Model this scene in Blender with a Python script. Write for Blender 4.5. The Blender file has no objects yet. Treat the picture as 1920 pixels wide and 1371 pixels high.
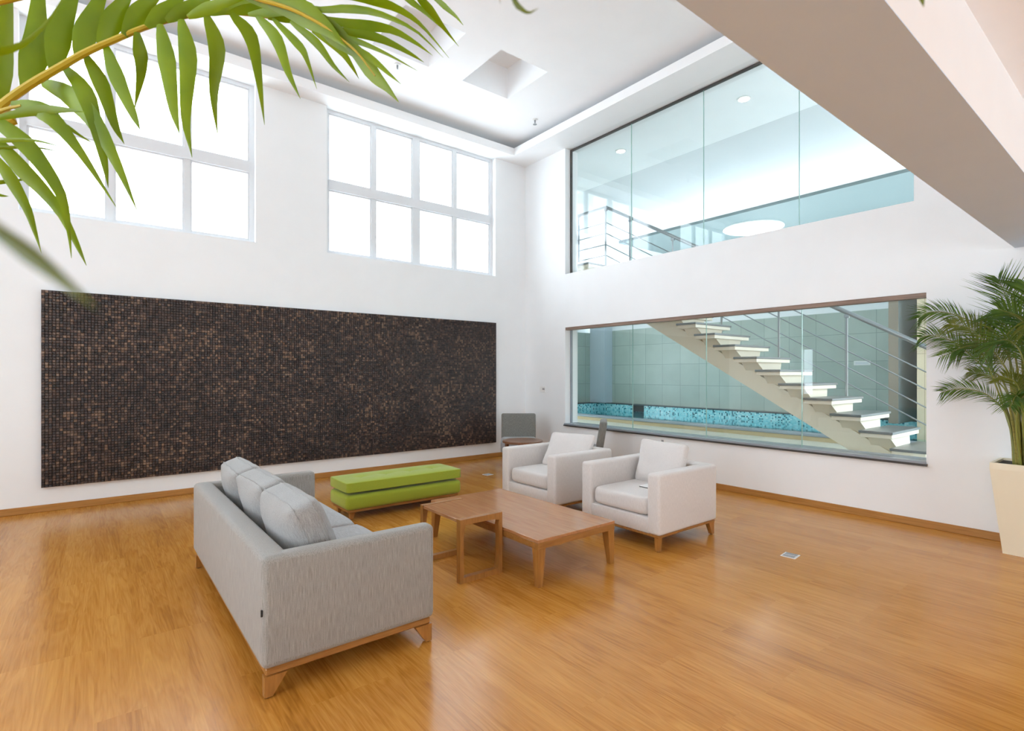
import bpy, bmesh, math, random
from mathutils import Vector, Matrix, noise
random.seed(7)
S = bpy.context.scene
COL = S.collection
# ------------------------------------------------------------------ camera / view
F, CX, CY, H = 995.0, 960.0, 700.0, 1.5
YAW = math.atan2(.6185, .7855)
sn, cs = math.sin(YAW), math.cos(YAW)
cam_d = bpy.data.cameras.new('camera'); cam = bpy.data.objects.new('camera', cam_d); COL.objects.link(cam)
cam.location = (0, 0, H); cam.rotation_euler = (math.pi/2, 0, -YAW)
cam_d.sensor_width = 36; cam_d.lens = F/1920*36; cam_d.shift_y = (CY-685.5)/1920; cam_d.clip_start = .03; cam_d.clip_end = 200
cam_d.dof.use_dof = True; cam_d.dof.focus_distance = 4.5; cam_d.dof.aperture_fstop = 7.1
S.camera = cam
S.view_settings.view_transform = 'Standard'; S.view_settings.look = 'None'
S.view_settings.gamma = 1; S.view_settings.use_curve_mapping = False
S.view_settings.exposure = -0.42
S.cycles.use_denoising = True
S.cycles.max_bounces = 14; S.cycles.diffuse_bounces = 9; S.cycles.glossy_bounces = 5
S.cycles.transparent_max_bounces = 24; S.cycles.transmission_bounces = 6
S.cycles.sample_clamp_indirect = 12; S.cycles.caustics_reflective = False; S.cycles.caustics_refractive = False
# ------------------------------------------------------------------ sky (overcast white day)
SKY = 9.0
W = bpy.data.worlds.new('sky'); S.world = W; W.use_nodes = True
nt = W.node_tree; nt.nodes.clear()
wo = nt.nodes.new('ShaderNodeOutputWorld'); wb = nt.nodes.new('ShaderNodeBackground')
wb.inputs[0].default_value = (.80, .91, 1, 1); wb.inputs[1].default_value = SKY
nt.links.new(wb.outputs[0], wo.inputs[0])
def portal(name, loc, sx, sy, rot):
    l = bpy.data.lights.new(name, 'AREA'); l.shape = 'RECTANGLE'; l.size = sx; l.size_y = sy
    o = bpy.data.objects.new(name, l); o.location = loc; o.rotation_euler = rot; COL.objects.link(o)
    l.cycles.is_portal = True
R90 = math.pi/2
sun_d = bpy.data.lights.new('sun', 'SUN'); sun_d.energy = 62; sun_d.angle = math.radians(3); sun_d.color = (.95, .97, 1)
sun = bpy.data.objects.new('sun', sun_d); COL.objects.link(sun); sun.location = (0, -20, 40); sun.rotation_euler = (math.radians(15), 0, 0)   # high, from behind: added to light the block opposite, whose bounce brightens the ceiling
portal('daylight_window', (.53, 7.93, 4.3), 2.4, 2.2, (-R90, 0, 0))
portal('daylight_window', (4.14, 7.93, 4.3), 3.1, 2.2, (-R90, 0, 0))
portal('daylight_rear', (3.35, -4.72, 1.35), 3.5, 2.2, (R90, 0, 0))
portal('daylight_side', (-4.72, 1.0, 2.9), 5.0, 5.2, (0, -R90, 0))
portal('daylight_deck', (8.2, 12.3, 1.8), 2.6, 2.6, (-R90, 0, 0))
portal('daylight_pool', (9.6, .0, 1.9), 5.6, 2.8, (R90, 0, 0))

# ------------------------------------------------------------------ helpers
def L(r, g, b):
    f = lambda v: (v/255/12.92 if v/255 <= .04045 else ((v/255+.055)/1.055)**2.4)
    return (f(r), f(g), f(b), 1)
def unp(x, y, d):
    a, b = (x-CX)/F*d, (CY-y)/F*d
    return Vector((cs*a+sn*d, -sn*a+cs*d, H+b))
def on_x(x, y, X):
    a, b = (x-CX)/F, (CY-y)/F
    t = X/(cs*a+sn)
    return Vector((X, (-sn*a+cs)*t, H+b*t))
class MB:
    def __init__(s): s.v = []; s.f = []; s.mi = []
    def add(s, vs, fs, m=0):
        n = len(s.v); s.v += [tuple(v) for v in vs]; s.f += [tuple(i+n for i in f) for f in fs]; s.mi += [m]*len(fs); return s
    def box(s, lo, hi, m=0):
        x0, y0, z0 = lo; x1, y1, z1 = hi
        return s.add([(x0,y0,z0),(x1,y0,z0),(x1,y1,z0),(x0,y1,z0),(x0,y0,z1),(x1,y0,z1),(x1,y1,z1),(x0,y1,z1)],
              [(3,2,1,0),(4,5,6,7),(0,1,5,4),(1,2,6,5),(2,3,7,6),(3,0,4,7)], m)
    def bev(s, lo, hi, r=.02, seg=3, m=0, xf=None):
        bm = bmesh.new(); bmesh.ops.create_cube(bm, size=1)
        for v in bm.verts:
            v.co = Vector([(lo[i]+hi[i])/2+v.co[i]*(hi[i]-lo[i]) for i in range(3)])
        bmesh.ops.bevel(bm, geom=list(bm.edges), offset=r, segments=seg, profile=.5, affect='EDGES')
        return s.bm(bm, m, xf)
    def bm(s, bm, m=0, xf=None):
        bm.verts.index_update()
        if xf: 
            for v in bm.verts: v.co = xf @ v.co
        s.add([v.co for v in bm.verts], [[v.index for v in f.verts] for f in bm.faces], m); bm.free(); return s
    def hexa(s, b, t, m=0):   # bottom 4 pts, top 4 pts (ccw from above)
        return s.add(list(b)+list(t), [(3,2,1,0),(4,5,6,7),(0,1,5,4),(1,2,6,5),(2,3,7,6),(3,0,4,7)], m)
    def tube(s, pts, r, n=8, m=0, caps=True):
        pts = [Vector(p) for p in pts]; rs = r if isinstance(r, (list, tuple)) else [r]*len(pts)
        vs, fs = [], []; up = None
        for i, p in enumerate(pts):
            t = (pts[min(i+1, len(pts)-1)]-pts[max(i-1, 0)]).normalized()
            if up is None: up = Vector((0,0,1)) if abs(t.z) < .9 else Vector((1,0,0))
            a = t.cross(up).normalized(); b = a.cross(t).normalized(); up = b
            for k in range(n):
                th = 2*math.pi*k/n; vs.append(p+a*math.cos(th)*rs[i]+b*math.sin(th)*rs[i])
        for i in range(len(pts)-1):
            for k in range(n):
                fs.append((i*n+k, i*n+(k+1) % n, (i+1)*n+(k+1) % n, (i+1)*n+k))
        if caps: fs.append(tuple(range(n))[::-1]); fs.append(tuple((len(pts)-1)*n+k for k in range(n)))
        return s.add(vs, fs, m)
    def lathe(s, prof, c=(0,0,0), n=32, m=0):
        vs, fs = [], []
        for r, z in prof:
            for k in range(n):
                th = 2*math.pi*k/n; vs.append((c[0]+r*math.cos(th), c[1]+r*math.sin(th), c[2]+z))
        for i in range(len(prof)-1):
            for k in range(n): fs.append((i*n+k, i*n+(k+1) % n, (i+1)*n+(k+1) % n, (i+1)*n+k))
        fs.append(tuple(range(n))[::-1]); fs.append(tuple((len(prof)-1)*n+k for k in range(n)))
        return s.add(vs, fs, m)
    def build(s, name, mats, parent=None, smooth=False, subsurf=0):
        me = bpy.data.meshes.new(name); me.from_pydata(s.v, [], s.f)
        for mt in (mats if isinstance(mats, (list, tuple)) else [mats]): me.materials.append(mt)
        me.polygons.foreach_set('material_index', s.mi)
        bm = bmesh.new(); bm.from_mesh(me); bmesh.ops.recalc_face_normals(bm, faces=bm.faces); bm.to_mesh(me); bm.free()
        o = bpy.data.objects.new(name, me); COL.objects.link(o)
        if smooth:
            me.polygons.foreach_set('use_smooth', [True]*len(me.polygons))
            if smooth == 'angle': me.set_sharp_from_angle(angle=math.radians(40))
        if subsurf:
            md = o.modifiers.new('sub', 'SUBSURF'); md.levels = md.render_levels = subsurf
        if parent: o.parent = parent
        return o
def tag(o, label, cat, group=None, kind=None):
    o['label'] = label; o['category'] = cat
    if group: o['group'] = group
    if kind: o['kind'] = kind
    return o
def thing(name, loc, label, cat, group=None, rz=0):
    o = bpy.data.objects.new(name, None); o.empty_display_size = .1; COL.objects.link(o)
    o.location = loc; o.rotation_euler = (0, 0, rz); return tag(o, label, cat, group)
def struct(o, label=None):
    o['kind'] = 'structure'
    if label: o['label'] = label
    return o
def copy_thing(src, loc, rz, label):
    def cp(o, par):
        c = o.copy(); COL.objects.link(c)
        if par: c.parent = par
        for ch in list(o.children): cp(ch, c)
        return c
    r = cp(src, None); r.location = loc; r.rotation_euler = (0, 0, rz); r['label'] = label; return r

# ------------------------------------------------------------------ materials
def mat(name):
    m = bpy.data.materials.new(name); m.use_nodes = True
    n = m.node_tree.nodes; p = n['Principled BSDF']
    return m, m.node_tree, p
def N(t, kind, **kw):
    n = t.nodes.new(kind)
    for k, v in kw.items():
        if k in ('inp',):
            for a, b in v.items(): n.inputs[a].default_value = b
        else: setattr(n, k, v)
    return n
def lk(t, a, b): t.links.new(a, b)
def coords(t, scale=(1,1,1), rot=(0,0,0)):
    tc = N(t, 'ShaderNodeTexCoord'); mp = N(t, 'ShaderNodeMapping')
    mp.inputs['Scale'].default_value = scale; mp.inputs['Rotation'].default_value = rot
    lk(t, tc.outputs['Object'], mp.inputs['Vector']); return mp.outputs['Vector']
def ramp(t, src, stops):
    r = N(t, 'ShaderNodeValToRGB'); e = r.color_ramp.elements
    while len(e) < len(stops): e.new(.5)
    for el, (p, c) in zip(e, stops): el.position = p; el.color = c
    lk(t, src, r.inputs[0]); return r.outputs[0]
def bump(t, p, h, strength=.2, dist=.005):
    b = N(t, 'ShaderNodeBump', inp={'Strength': strength, 'Distance': dist}); lk(t, h, b.inputs['Height']); lk(t, b.outputs[0], p.inputs['Normal'])
def plain(name, c, rough=.5, metal=0, spec=.5):
    m, t, p = mat(name); p.inputs['Base Color'].default_value = c; p.inputs['Roughness'].default_value = rough
    p.inputs['Metallic'].default_value = metal; p.inputs['Specular IOR Level'].default_value = spec
    # faint procedural tone variation
    no = N(t, 'ShaderNodeTexNoise', inp={'Scale': 3.0, 'Detail': 3.0}); lk(t, coords(t), no.inputs['Vector'])
    k = lambda f: (min(c[0]*f, 1), min(c[1]*f, 1), min(c[2]*f, 1), 1)
    lk(t, ramp(t, no.outputs['Fac'], [(.3, k(.99)), (.7, k(1.01))]), p.inputs['Base Color'])
    return m
def fabric(name, c1, c2, streak=(220, 220, 14), bstr=.25, rough=.92):
    m, t, p = mat(name); p.inputs['Roughness'].default_value = rough; p.inputs['Specular IOR Level'].default_value = .2
    a = N(t, 'ShaderNodeTexNoise', inp={'Scale': 1.0, 'Detail': 4.0, 'Roughness': .7}); lk(t, coords(t, streak), a.inputs['Vector'])
    b = N(t, 'ShaderNodeTexNoise', inp={'Scale': 420.0, 'Detail': 2.0}); lk(t, coords(t), b.inputs['Vector'])
    mx = N(t, 'ShaderNodeMath', operation='MULTIPLY_ADD', inp={1: .35}); lk(t, b.outputs['Fac'], mx.inputs[0])
    ms = N(t, 'ShaderNodeMath', operation='MULTIPLY', inp={1: .65}); lk(t, a.outputs['Fac'], ms.inputs[0]); lk(t, ms.outputs[0], mx.inputs[2])
    lk(t, ramp(t, mx.outputs[0], [(.36, c1), (.62, c2)]), p.inputs['Base Color'])
    bump(t, p, mx.outputs[0], bstr, .003)
    p.inputs['Sheen Weight'].default_value = .25; p.inputs['Sheen Roughness'].default_value = .5
    return m
def wood(name, c1, c2, sc=(40, 3, 40), rough=.35):
    m, t, p = mat(name); p.inputs['Roughness'].default_value = rough
    a = N(t, 'ShaderNodeTexNoise', inp={'Scale': 1.0, 'Detail': 6.0, 'Roughness': .6, 'Distortion': .6}); lk(t, coords(t, sc), a.inputs['Vector'])
    lk(t, ramp(t, a.outputs['Fac'], [(.32, c1), (.68, c2)]), p.inputs['Base Color'])
    bump(t, p, a.outputs['Fac'], .06, .002); return m
def glass(name, tint, refl=1.0):
    m, t, p = mat(name); t.nodes.remove(p); out = t.nodes['Material Output']
    tr = N(t, 'ShaderNodeBsdfTransparent'); tr.inputs[0].default_value = tint
    gl = N(t, 'ShaderNodeBsdfGlossy', inp={'Roughness': .01}); gl.inputs[0].default_value = (refl, refl, refl, 1)
    ge = N(t, 'ShaderNodeNewGeometry'); io = N(t, 'ShaderNodeMapRange', inp={1: 0.0, 2: 1.0, 3: 1.45, 4: 1/1.45}); lk(t, ge.outputs['Backfacing'], io.inputs[0])
    fr = N(t, 'ShaderNodeFresnel'); lk(t, io.outputs[0], fr.inputs['IOR']); mx = N(t, 'ShaderNodeMixShader')
    lk(t, fr.outputs[0], mx.inputs[0]); lk(t, tr.outputs[0], mx.inputs[1]); lk(t, gl.outputs[0], mx.inputs[2]); lk(t, mx.outputs[0], out.inputs[0])
    return m
def leafmat(name, c1, c2, tc):
    m, t, p = mat(name); out = t.nodes['Material Output']; p.inputs['Roughness'].default_value = .38
    a = N(t, 'ShaderNodeTexNoise', inp={'Scale': 9.0, 'Detail': 3.0}); lk(t, coords(t), a.inputs['Vector'])
    lk(t, ramp(t, a.outputs['Fac'], [(.35, c1), (.65, c2)]), p.inputs['Base Color'])
    tl = N(t, 'ShaderNodeBsdfTranslucent'); tl.inputs[0].default_value = tc
    mx = N(t, 'ShaderNodeMixShader', inp={0: .42}); lk(t, p.outputs[0], mx.inputs[1]); lk(t, tl.outputs[0], mx.inputs[2]); lk(t, mx.outputs[0], out.inputs[0])
    return m
def emit(name, c, s):
    m, t, p = mat(name); p.inputs['Emission Color'].default_value = c; p.inputs['Emission Strength'].default_value = s; p.inputs['Base Color'].default_value = c; return m
def cell_mat(name, size, stops, rough=.3, bstr=.3, patch=0):
    """square chips: one random tone per cell"""
    m, t, p = mat(name); p.inputs['Roughness'].default_value = rough
    tc = N(t, 'ShaderNodeTexCoord'); sc = N(t, 'ShaderNodeVectorMath', operation='SCALE'); sc.inputs['Scale'].default_value = 1/size
    ad = N(t, 'ShaderNodeVectorMath', operation='ADD'); ad.inputs[1].default_value = (.013, .017, .011)
    fl = N(t, 'ShaderNodeVectorMath', operation='FLOOR'); wn = N(t, 'ShaderNodeTexWhiteNoise')
    lk(t, tc.outputs['Object'], sc.inputs[0]); lk(t, sc.outputs[0], ad.inputs[0]); lk(t, ad.outputs[0], fl.inputs[0]); lk(t, fl.outputs[0], wn.inputs['Vector'])
    v = wn.outputs['Value']
    if patch:
        no = N(t, 'ShaderNodeTexNoise', inp={'Scale': 1.7, 'Detail': 4.0, 'Roughness': .65}); lk(t, tc.outputs['Object'], no.inputs['Vector'])
        mr = N(t, 'ShaderNodeMapRange', inp={1: .35, 2: .68, 3: -patch, 4: patch}); lk(t, no.outputs['Fac'], mr.inputs[0])
        a2 = N(t, 'ShaderNodeMath', operation='ADD'); lk(t, v, a2.inputs[0]); lk(t, mr.outputs[0], a2.inputs[1]); v = a2.outputs[0]
    lk(t, ramp(t, v, stops), p.inputs['Base Color'])
    return m
def tile_mat(name, c1, c2, grout, size, plane='YZ', rough=.35, off=(0, 0)):
    m, t, p = mat(name); p.inputs['Roughness'].default_value = rough
    tc = N(t, 'ShaderNodeTexCoord'); sx = N(t, 'ShaderNodeSeparateXYZ'); cb = N(t, 'ShaderNodeCombineXYZ')
    lk(t, tc.outputs['Object'], sx.inputs[0]); lk(t, sx.outputs[plane[0]], cb.inputs[0]); lk(t, sx.outputs[plane[1]], cb.inputs[1])
    mp = N(t, 'ShaderNodeMapping'); mp.inputs['Location'].default_value = (off[0], off[1], 0); lk(t, cb.outputs[0], mp.inputs[0])
    br = N(t, 'ShaderNodeTexBrick', offset=0.0, inp={'Scale': 1.0, 'Mortar Size': .006, 'Brick Width': size, 'Row Height': size, 'Bias': 0.0})
    br.inputs['Color1'].default_value = c1; br.inputs['Color2'].default_value = c2; br.inputs['Mortar'].default_value = grout
    lk(t, mp.outputs[0], br.inputs['Vector'])
    no = N(t, 'ShaderNodeTexNoise', inp={'Scale': 3.0, 'Detail': 6.0}); lk(t, tc.outputs['Object'], no.inputs['Vector'])
    mx = N(t, 'ShaderNodeMix', data_type='RGBA', blend_type='MULTIPLY', inp={0: .5})
    lk(t, br.outputs['Color'], mx.inputs[6]); lk(t, ramp(t, no.outputs['Fac'], [(.3, (.8,.8,.8,1)), (.7, (1,1,1,1))]), mx.inputs[7]); lk(t, mx.outputs[2], p.inputs['Base Color'])
    return m
def floor_mat():
    m, t, p = mat('oak_planks')
    v = coords(t, (1,1,1), (0,0,R90))
    br = N(t, 'ShaderNodeTexBrick', offset=.37, offset_frequency=3, squash=1, inp={'Scale': 1.0, 'Mortar Size': .0012, 'Mortar Smooth': .3, 'Brick Width': 1.22, 'Row Height': .19, 'Bias': 0.0})
    br.inputs['Color1'].default_value = (.0,.0,.0,1); br.inputs['Color2'].default_value = (1,1,1,1); br.inputs['Mortar'].default_value = (.5,.5,.5,1)
    lk(t, v, br.inputs['Vector'])
    # grain that shifts from plank to plank
    tc = N(t, 'ShaderNodeTexCoord'); sh = N(t, 'ShaderNodeVectorMath', operation='SCALE'); sh.inputs['Scale'].default_value = 7.3
    lk(t, br.outputs['Color'], sh.inputs[0]); ad = N(t, 'ShaderNodeVectorMath', operation='ADD'); lk(t, tc.outputs['Object'], ad.inputs[0]); lk(t, sh.outputs[0], ad.inputs[1])
    def grain(sx, sy, det, dist):
        mp = N(t, 'ShaderNodeMapping'); mp.inputs['Scale'].default_value = (sx, sy, 1); lk(t, ad.outputs[0], mp.inputs[0])
        g = N(t, 'ShaderNodeTexNoise', inp={'Scale': 1.0, 'Detail': det, 'Roughness': .62, 'Distortion': dist}); lk(t, mp.outputs[0], g.inputs['Vector']); return g.outputs['Fac']
    g1 = grain(9, .8, 3, .5); g2 = grain(110, 3.0, 4, .25)
    rg = N(t, 'ShaderNodeMath', operation='MULTIPLY', inp={1: 16.0}); lk(t, g1, rg.inputs[0])
    pp = N(t, 'ShaderNodeMath', operation='PINGPONG', inp={1: 1.0}); lk(t, rg.outputs[0], pp.inputs[0])
    def mad(a, k, b):
        n = N(t, 'ShaderNodeMath', operation='MULTIPLY_ADD', inp={1: k}); lk(t, a, n.inputs[0])
        if isinstance(b, float): n.inputs[2].default_value = b
        else: lk(t, b, n.inputs[2])
        return n.outputs[0]
    val = mad(g1, .35, mad(g2, .44, mad(pp.outputs[0], .12, 0.065)))
    bw = N(t, 'ShaderNodeRGBToBW'); lk(t, br.outputs['Color'], bw.inputs[0])
    val = mad(bw.outputs[0], .10, val)
    lk(t, ramp(t, val, [(.34, L(150, 95, 32)), (.52, L(184, 123, 48)), (.74, L(206, 148, 70))]), p.inputs['Base Color'])
    lk(t, ramp(t, g2, [(.3, (.27,.27,.27,1)), (.7, (.19,.19,.19,1))]), p.inputs['Roughness'])
    bump(t, p, val, .08, .002); p.inputs['Specular IOR Level'].default_value = .38
    return m
M = {}
M['wall'] = plain('white_paint', L(239, 241, 242), .55, spec=.3)
M['ceil'] = plain('ceiling_paint', L(246, 247, 248), .7, spec=.2)
M['floor'] = floor_mat()
M['base'] = wood('oak_skirting', L(158, 108, 50), L(184, 132, 70), (3, 3, 60), .4)
M['frame'] = plain('white_aluminium', L(222, 225, 228), .35)
M['clear'] = glass('clear_pane', (.985, .99, .99, 1))
M['green_glass'] = glass('green_tinted_glass', (.965, .985, .978, 1))
M['glass_edge'] = plain('glass_joint', L(150, 185, 175), .2)
M['lintel'] = wood('brown_lintel', L(120, 98, 84), L(150, 126, 110), (40, 2, 40), .5)
M['granite'] = plain('grey_granite', L(150, 156, 164), .25)
M['darkgranite'] = plain('dark_granite', L(70, 66, 64), .3)
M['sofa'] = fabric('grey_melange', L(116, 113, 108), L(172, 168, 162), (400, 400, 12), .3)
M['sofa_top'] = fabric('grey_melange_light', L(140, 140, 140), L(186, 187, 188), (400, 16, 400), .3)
M['pillow'] = fabric('grey_pillow', L(128, 127, 125), L(176, 175, 173), (22, 420, 420), .3)
M['cream'] = fabric('pale_linen', L(200, 194, 190), L(220, 214, 210), (260, 260, 30), .12)
M['chairgrey'] = fabric('charcoal_weave', L(92, 90, 84), L(138, 136, 130), (240, 240, 9), .3)
M['seatgrey'] = fabric('grey_seat_weave', L(135, 136, 138), L(172, 173, 176), (240, 12, 240), .3)
M['green'] = fabric('lime_fabric', L(142, 156, 40), L(160, 174, 58), (200, 200, 200), .12)
M['walnut'] = wood('walnut_top', L(162, 110, 70), L(188, 136, 92), (40, 2.5, 40), .18)
M['walnut_dark'] = wood('dark_walnut', L(112, 74, 50), L(140, 98, 70), (40, 4, 40), .3)
M['teak'] = wood('teak_legs', L(146, 96, 42), L(172, 119, 58), (50, 50, 5), .35)
M['teakx'] = wood('teak_rails', L(140, 92, 42), L(168, 117, 60), (5, 50, 50), .35)
M['dark'] = plain('dark_glides', L(30, 30, 30), .5)
M['chips'] = cell_mat('wood_chips', .03, [(.0, L(34, 24, 23)), (.5, L(56, 42, 38)), (.82, L(82, 63, 54)), (1.0, L(122, 97, 78))], .5, patch=.18)
M['backing'] = plain('dark_board', L(36, 28, 26), .6)
M['leaf'] = leafmat('palm_leaf_light', L(112, 138, 2), L(138, 160, 8), L(190, 205, 0))
M['leaf_dark'] = leafmat('palm_leaf', L(52, 90, 22), L(96, 128, 36), L(130, 160, 26))
M['leaf_old'] = leafmat('palm_leaf_yellow', L(92, 108, 34), L(122, 130, 44), L(140, 150, 30))
M['rachis'] = plain('palm_rachis', L(176, 150, 30), .4)
M['rachis_olive'] = plain('palm_rachis_olive', L(128, 130, 52), .45)
M['cane'] = wood('palm_cane', L(120, 112, 48), L(160, 150, 72), (20, 20, 60), .5)
M['pot'] = plain('cream_planter', L(228, 219, 194), .4)
M['soil'] = plain('dark_soil', L(60, 56, 52), .9)
M['steel'] = plain('brushed_steel', L(158, 162, 165), .36, metal=1)
M['plastic'] = plain('white_plastic', L(236, 236, 234), .35)
M['slots'] = plain('socket_grey', L(150, 152, 154), .5)
M['cream_paint'] = plain('cream_steel_paint', L(226, 216, 196), .45)
M['slab'] = plain('grey_stone_tread', L(112, 116, 116), .3)
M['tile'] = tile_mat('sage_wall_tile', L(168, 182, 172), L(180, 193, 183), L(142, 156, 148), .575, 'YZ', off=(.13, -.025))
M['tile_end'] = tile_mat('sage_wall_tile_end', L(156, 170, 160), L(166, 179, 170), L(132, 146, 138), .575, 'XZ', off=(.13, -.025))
M['tile_beige'] = tile_mat('beige_wall_tile', L(206, 190, 160), L(214, 198, 170), L(176, 160, 134), .575, 'YZ', off=(.2, -.1))
M['deck'] = tile_mat('pale_deck_tile', L(206, 204, 188), L(216, 214, 200), L(188, 186, 172), .6, 'XY')
M['kerb'] = plain('beige_kerb', L(196, 178, 140), .5)
M['coping'] = plain('grey_coping', L(142, 152, 160), .3)
M['ledge'] = plain('dark_ledge', L(70, 80, 82), .3)
M['pool'] = cell_mat('pool_mosaic', .034, [(.0, L(40, 84, 96)), (.13, L(60, 140, 156)), (.16, L(136, 214, 222)), (.75, L(166, 228, 232)), (1.0, L(206, 242, 242))], .2)
M['greywall'] = plain('blue_grey_paint', L(182, 194, 202), .5)
M['brownwall'] = plain('taupe_paint', L(142, 132, 118), .5)
M['teal_ceiling'] = plain('grey_teal_paint', L(104, 120, 121), .5)
M['facade'] = plain('pale_facade', L(235, 236, 238), .8)
M['facade_glass'] = plain('facade_window', L(186, 196, 204), .3)
def water_mat():
    m = glass('pool_water', (.66, .92, .96, 1)); t = m.node_tree
    no = N(t, 'ShaderNodeTexNoise', inp={'Scale': 5.0, 'Detail': 2.0}); lk(t, coords(t), no.inputs['Vector'])
    b = N(t, 'ShaderNodeBump', inp={'Strength': .15, 'Distance': .02}); lk(t, no.outputs['Fac'], b.inputs['Height'])
    for n in t.nodes:
        if n.type in ('BSDF_GLOSSY', 'FRESNEL'): lk(t, b.outputs[0], n.inputs['Normal'])
    return m
M['water'] = water_mat()
def roof_mat():
    m, t, p = mat('milky_roof_sheet'); out = t.nodes['Material Output']; p.inputs['Base Color'].default_value = (.60, .62, .63, 1); p.inputs['Roughness'].default_value = .6
    tl = N(t, 'ShaderNodeBsdfTranslucent'); tl.inputs[0].default_value = (.95, .97, .98, 1)
    mx = N(t, 'ShaderNodeMixShader', inp={0: .07}); lk(t, p.outputs[0], mx.inputs[1]); lk(t, tl.outputs[0], mx.inputs[2]); lk(t, mx.outputs[0], out.inputs[0])
    return m
M['roof'] = roof_mat()
M['beam_tint'] = plain('cool_beam_tint', L(208, 225, 244), .6, spec=.2)  # separate underside colour, tinted blue to cancel the warm floor bounce
M['lamp'] = emit('lamp_glow', (1, .97, .92, 1), 25)
M['round_lamp'] = emit('round_light_glow', (1, 1, 1, 1), 9)

# ------------------------------------------------------------------ room shell
XL, XR, YF, YB, ZC = -4.5, 6.35, -4.5, 7.66, 5.6
def wall_yz(mb, X0, X1, Y0, Y1, Z0, Z1, holes, axis='x'):
    """wall slab with rectangular holes (a0,a1,z0,z1); axis = thickness axis"""
    aa = sorted({Y0, Y1, *[h[0] for h in holes], *[h[1] for h in holes]}); zz = sorted({Z0, Z1, *[h[2] for h in holes], *[h[3] for h in holes]})
    for i in range(len(aa)-1):
        for j in range(len(zz)-1):
            ca, cz = (aa[i]+aa[i+1])/2, (zz[j]+zz[j+1])/2
            if any(h[0] < ca < h[1] and h[2] < cz < h[3] for h in holes): continue
            if axis == 'x': mb.box((X0, aa[i], zz[j]), (X1, aa[i+1], zz[j+1]))
            else: mb.box((aa[i], X0, zz[j]), (aa[i+1], X1, zz[j+1]))
    return mb
struct(MB().box((XL-.25, YF-.25, -.15), (XR, YB, 0)).build('floor', M['floor']))
W1 = (-.63, 1.69, 3.24, 5.36); W2 = (2.636, 5.654, 3.24, 5.36)
struct(wall_yz(MB(), YB, YB+.25, XL-.25, XR, -.15, 6.2, [W1, W2], 'y').build('wall_back', M['wall']))
LO = (1.56, 6.59, .62, 2.285); UP = (1.66, 6.59, 3.20, 5.36)
struct(wall_yz(MB(), XR, XR+.30, YF-.25, 12.0, -.15, 6.2, [LO, UP], 'x').build('wall_right', M['wall']))
struct(wall_yz(MB(), XL-.25, XL, YF-.25, YB, 0, 6.2, [(.95, 3.5, .4, 5.3), (-2.0, .5, .4, 2.7), (7.15, 7.5, .85, 2.25)], 'x').build('wall_left', M['wall']))
struct(wall_yz(MB(), YF-.25, YF, XL, XR, 0, 3.2, [(1.7, 5.0, .3, 2.4)], 'y').build('wall_front', M['wall']))
struct(MB().box((0, -7.6, 2.75), (6, YF-.25, 2.95)).build('sun_shield_rear', M['ceil']))   # unseen slab added to keep the sun out of the rear opening
struct(MB().box((6.65, -2.0, 3.35), (12.6, .1, 3.5)).build('sun_shield_pool', M['ceil']))   # added slab, out of view, stops sun falling into the pool hall
# atrium ceiling with two square coffers
cof = [(4.05, 4.85, 5.37, 6.27), (2.72, 3.52, 5.37, 6.27)]
mb = MB(); xs = sorted({XL, XR, *[c for k in cof for c in k[:2]]}); ys = sorted({.93, YB, 5.37, 6.27})
for i in range(len(xs)-1):
    for j in range(len(ys)-1):
        cx_, cy_ = (xs[i]+xs[i+1])/2, (ys[j]+ys[j+1])/2
        hole = any(k[0] < cx_ < k[1] and k[2] < cy_ < k[3] for k in cof)
        mb.box((xs[i], ys[j], 6.05 if hole else ZC), (xs[i+1], ys[j+1], 6.2))
struct(mb.build('ceiling', M['ceil']))
struct(MB().box((XL, YF, 3.0), (XR, .55, 3.2)).build('ceiling_low', M['ceil']))
struct(MB().box((XL, .55, 2.604), (XR, .93, 3.2)).build('beam', M['ceil']))
struct(MB().box((XL, .55, 2.6), (XR, .93, 2.604)).build('trim_3', M['beam_tint']))
struct(MB().box((XL, .68, 3.2), (XR, .93, 6.2)).build('wall_mezzanine', M['wall']))
# cove: soffit board with a raised lip
struct(MB().box((XL, 7.37, 5.36), (XR, YB, 5.40)).box((XL, 7.37, 5.40), (5.85, 7.40, 5.49)).build('trim_1', M['ceil']))
struct(MB().box((5.85, .93, 5.36), (XR, 7.37, 5.40)).box((5.85, .93, 5.40), (5.88, 7.40, 5.49)).build('trim_2', M['ceil']))
struct(MB().bev((XL, YB-.015, 0), (XR, YB, .075), .004, 1).build('baseboard_back', M['base']))
struct(MB().bev((XR-.015, YF, 0), (XR, YB-.015, .075), .004, 1).build('baseboard_right', M['base']))

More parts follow.
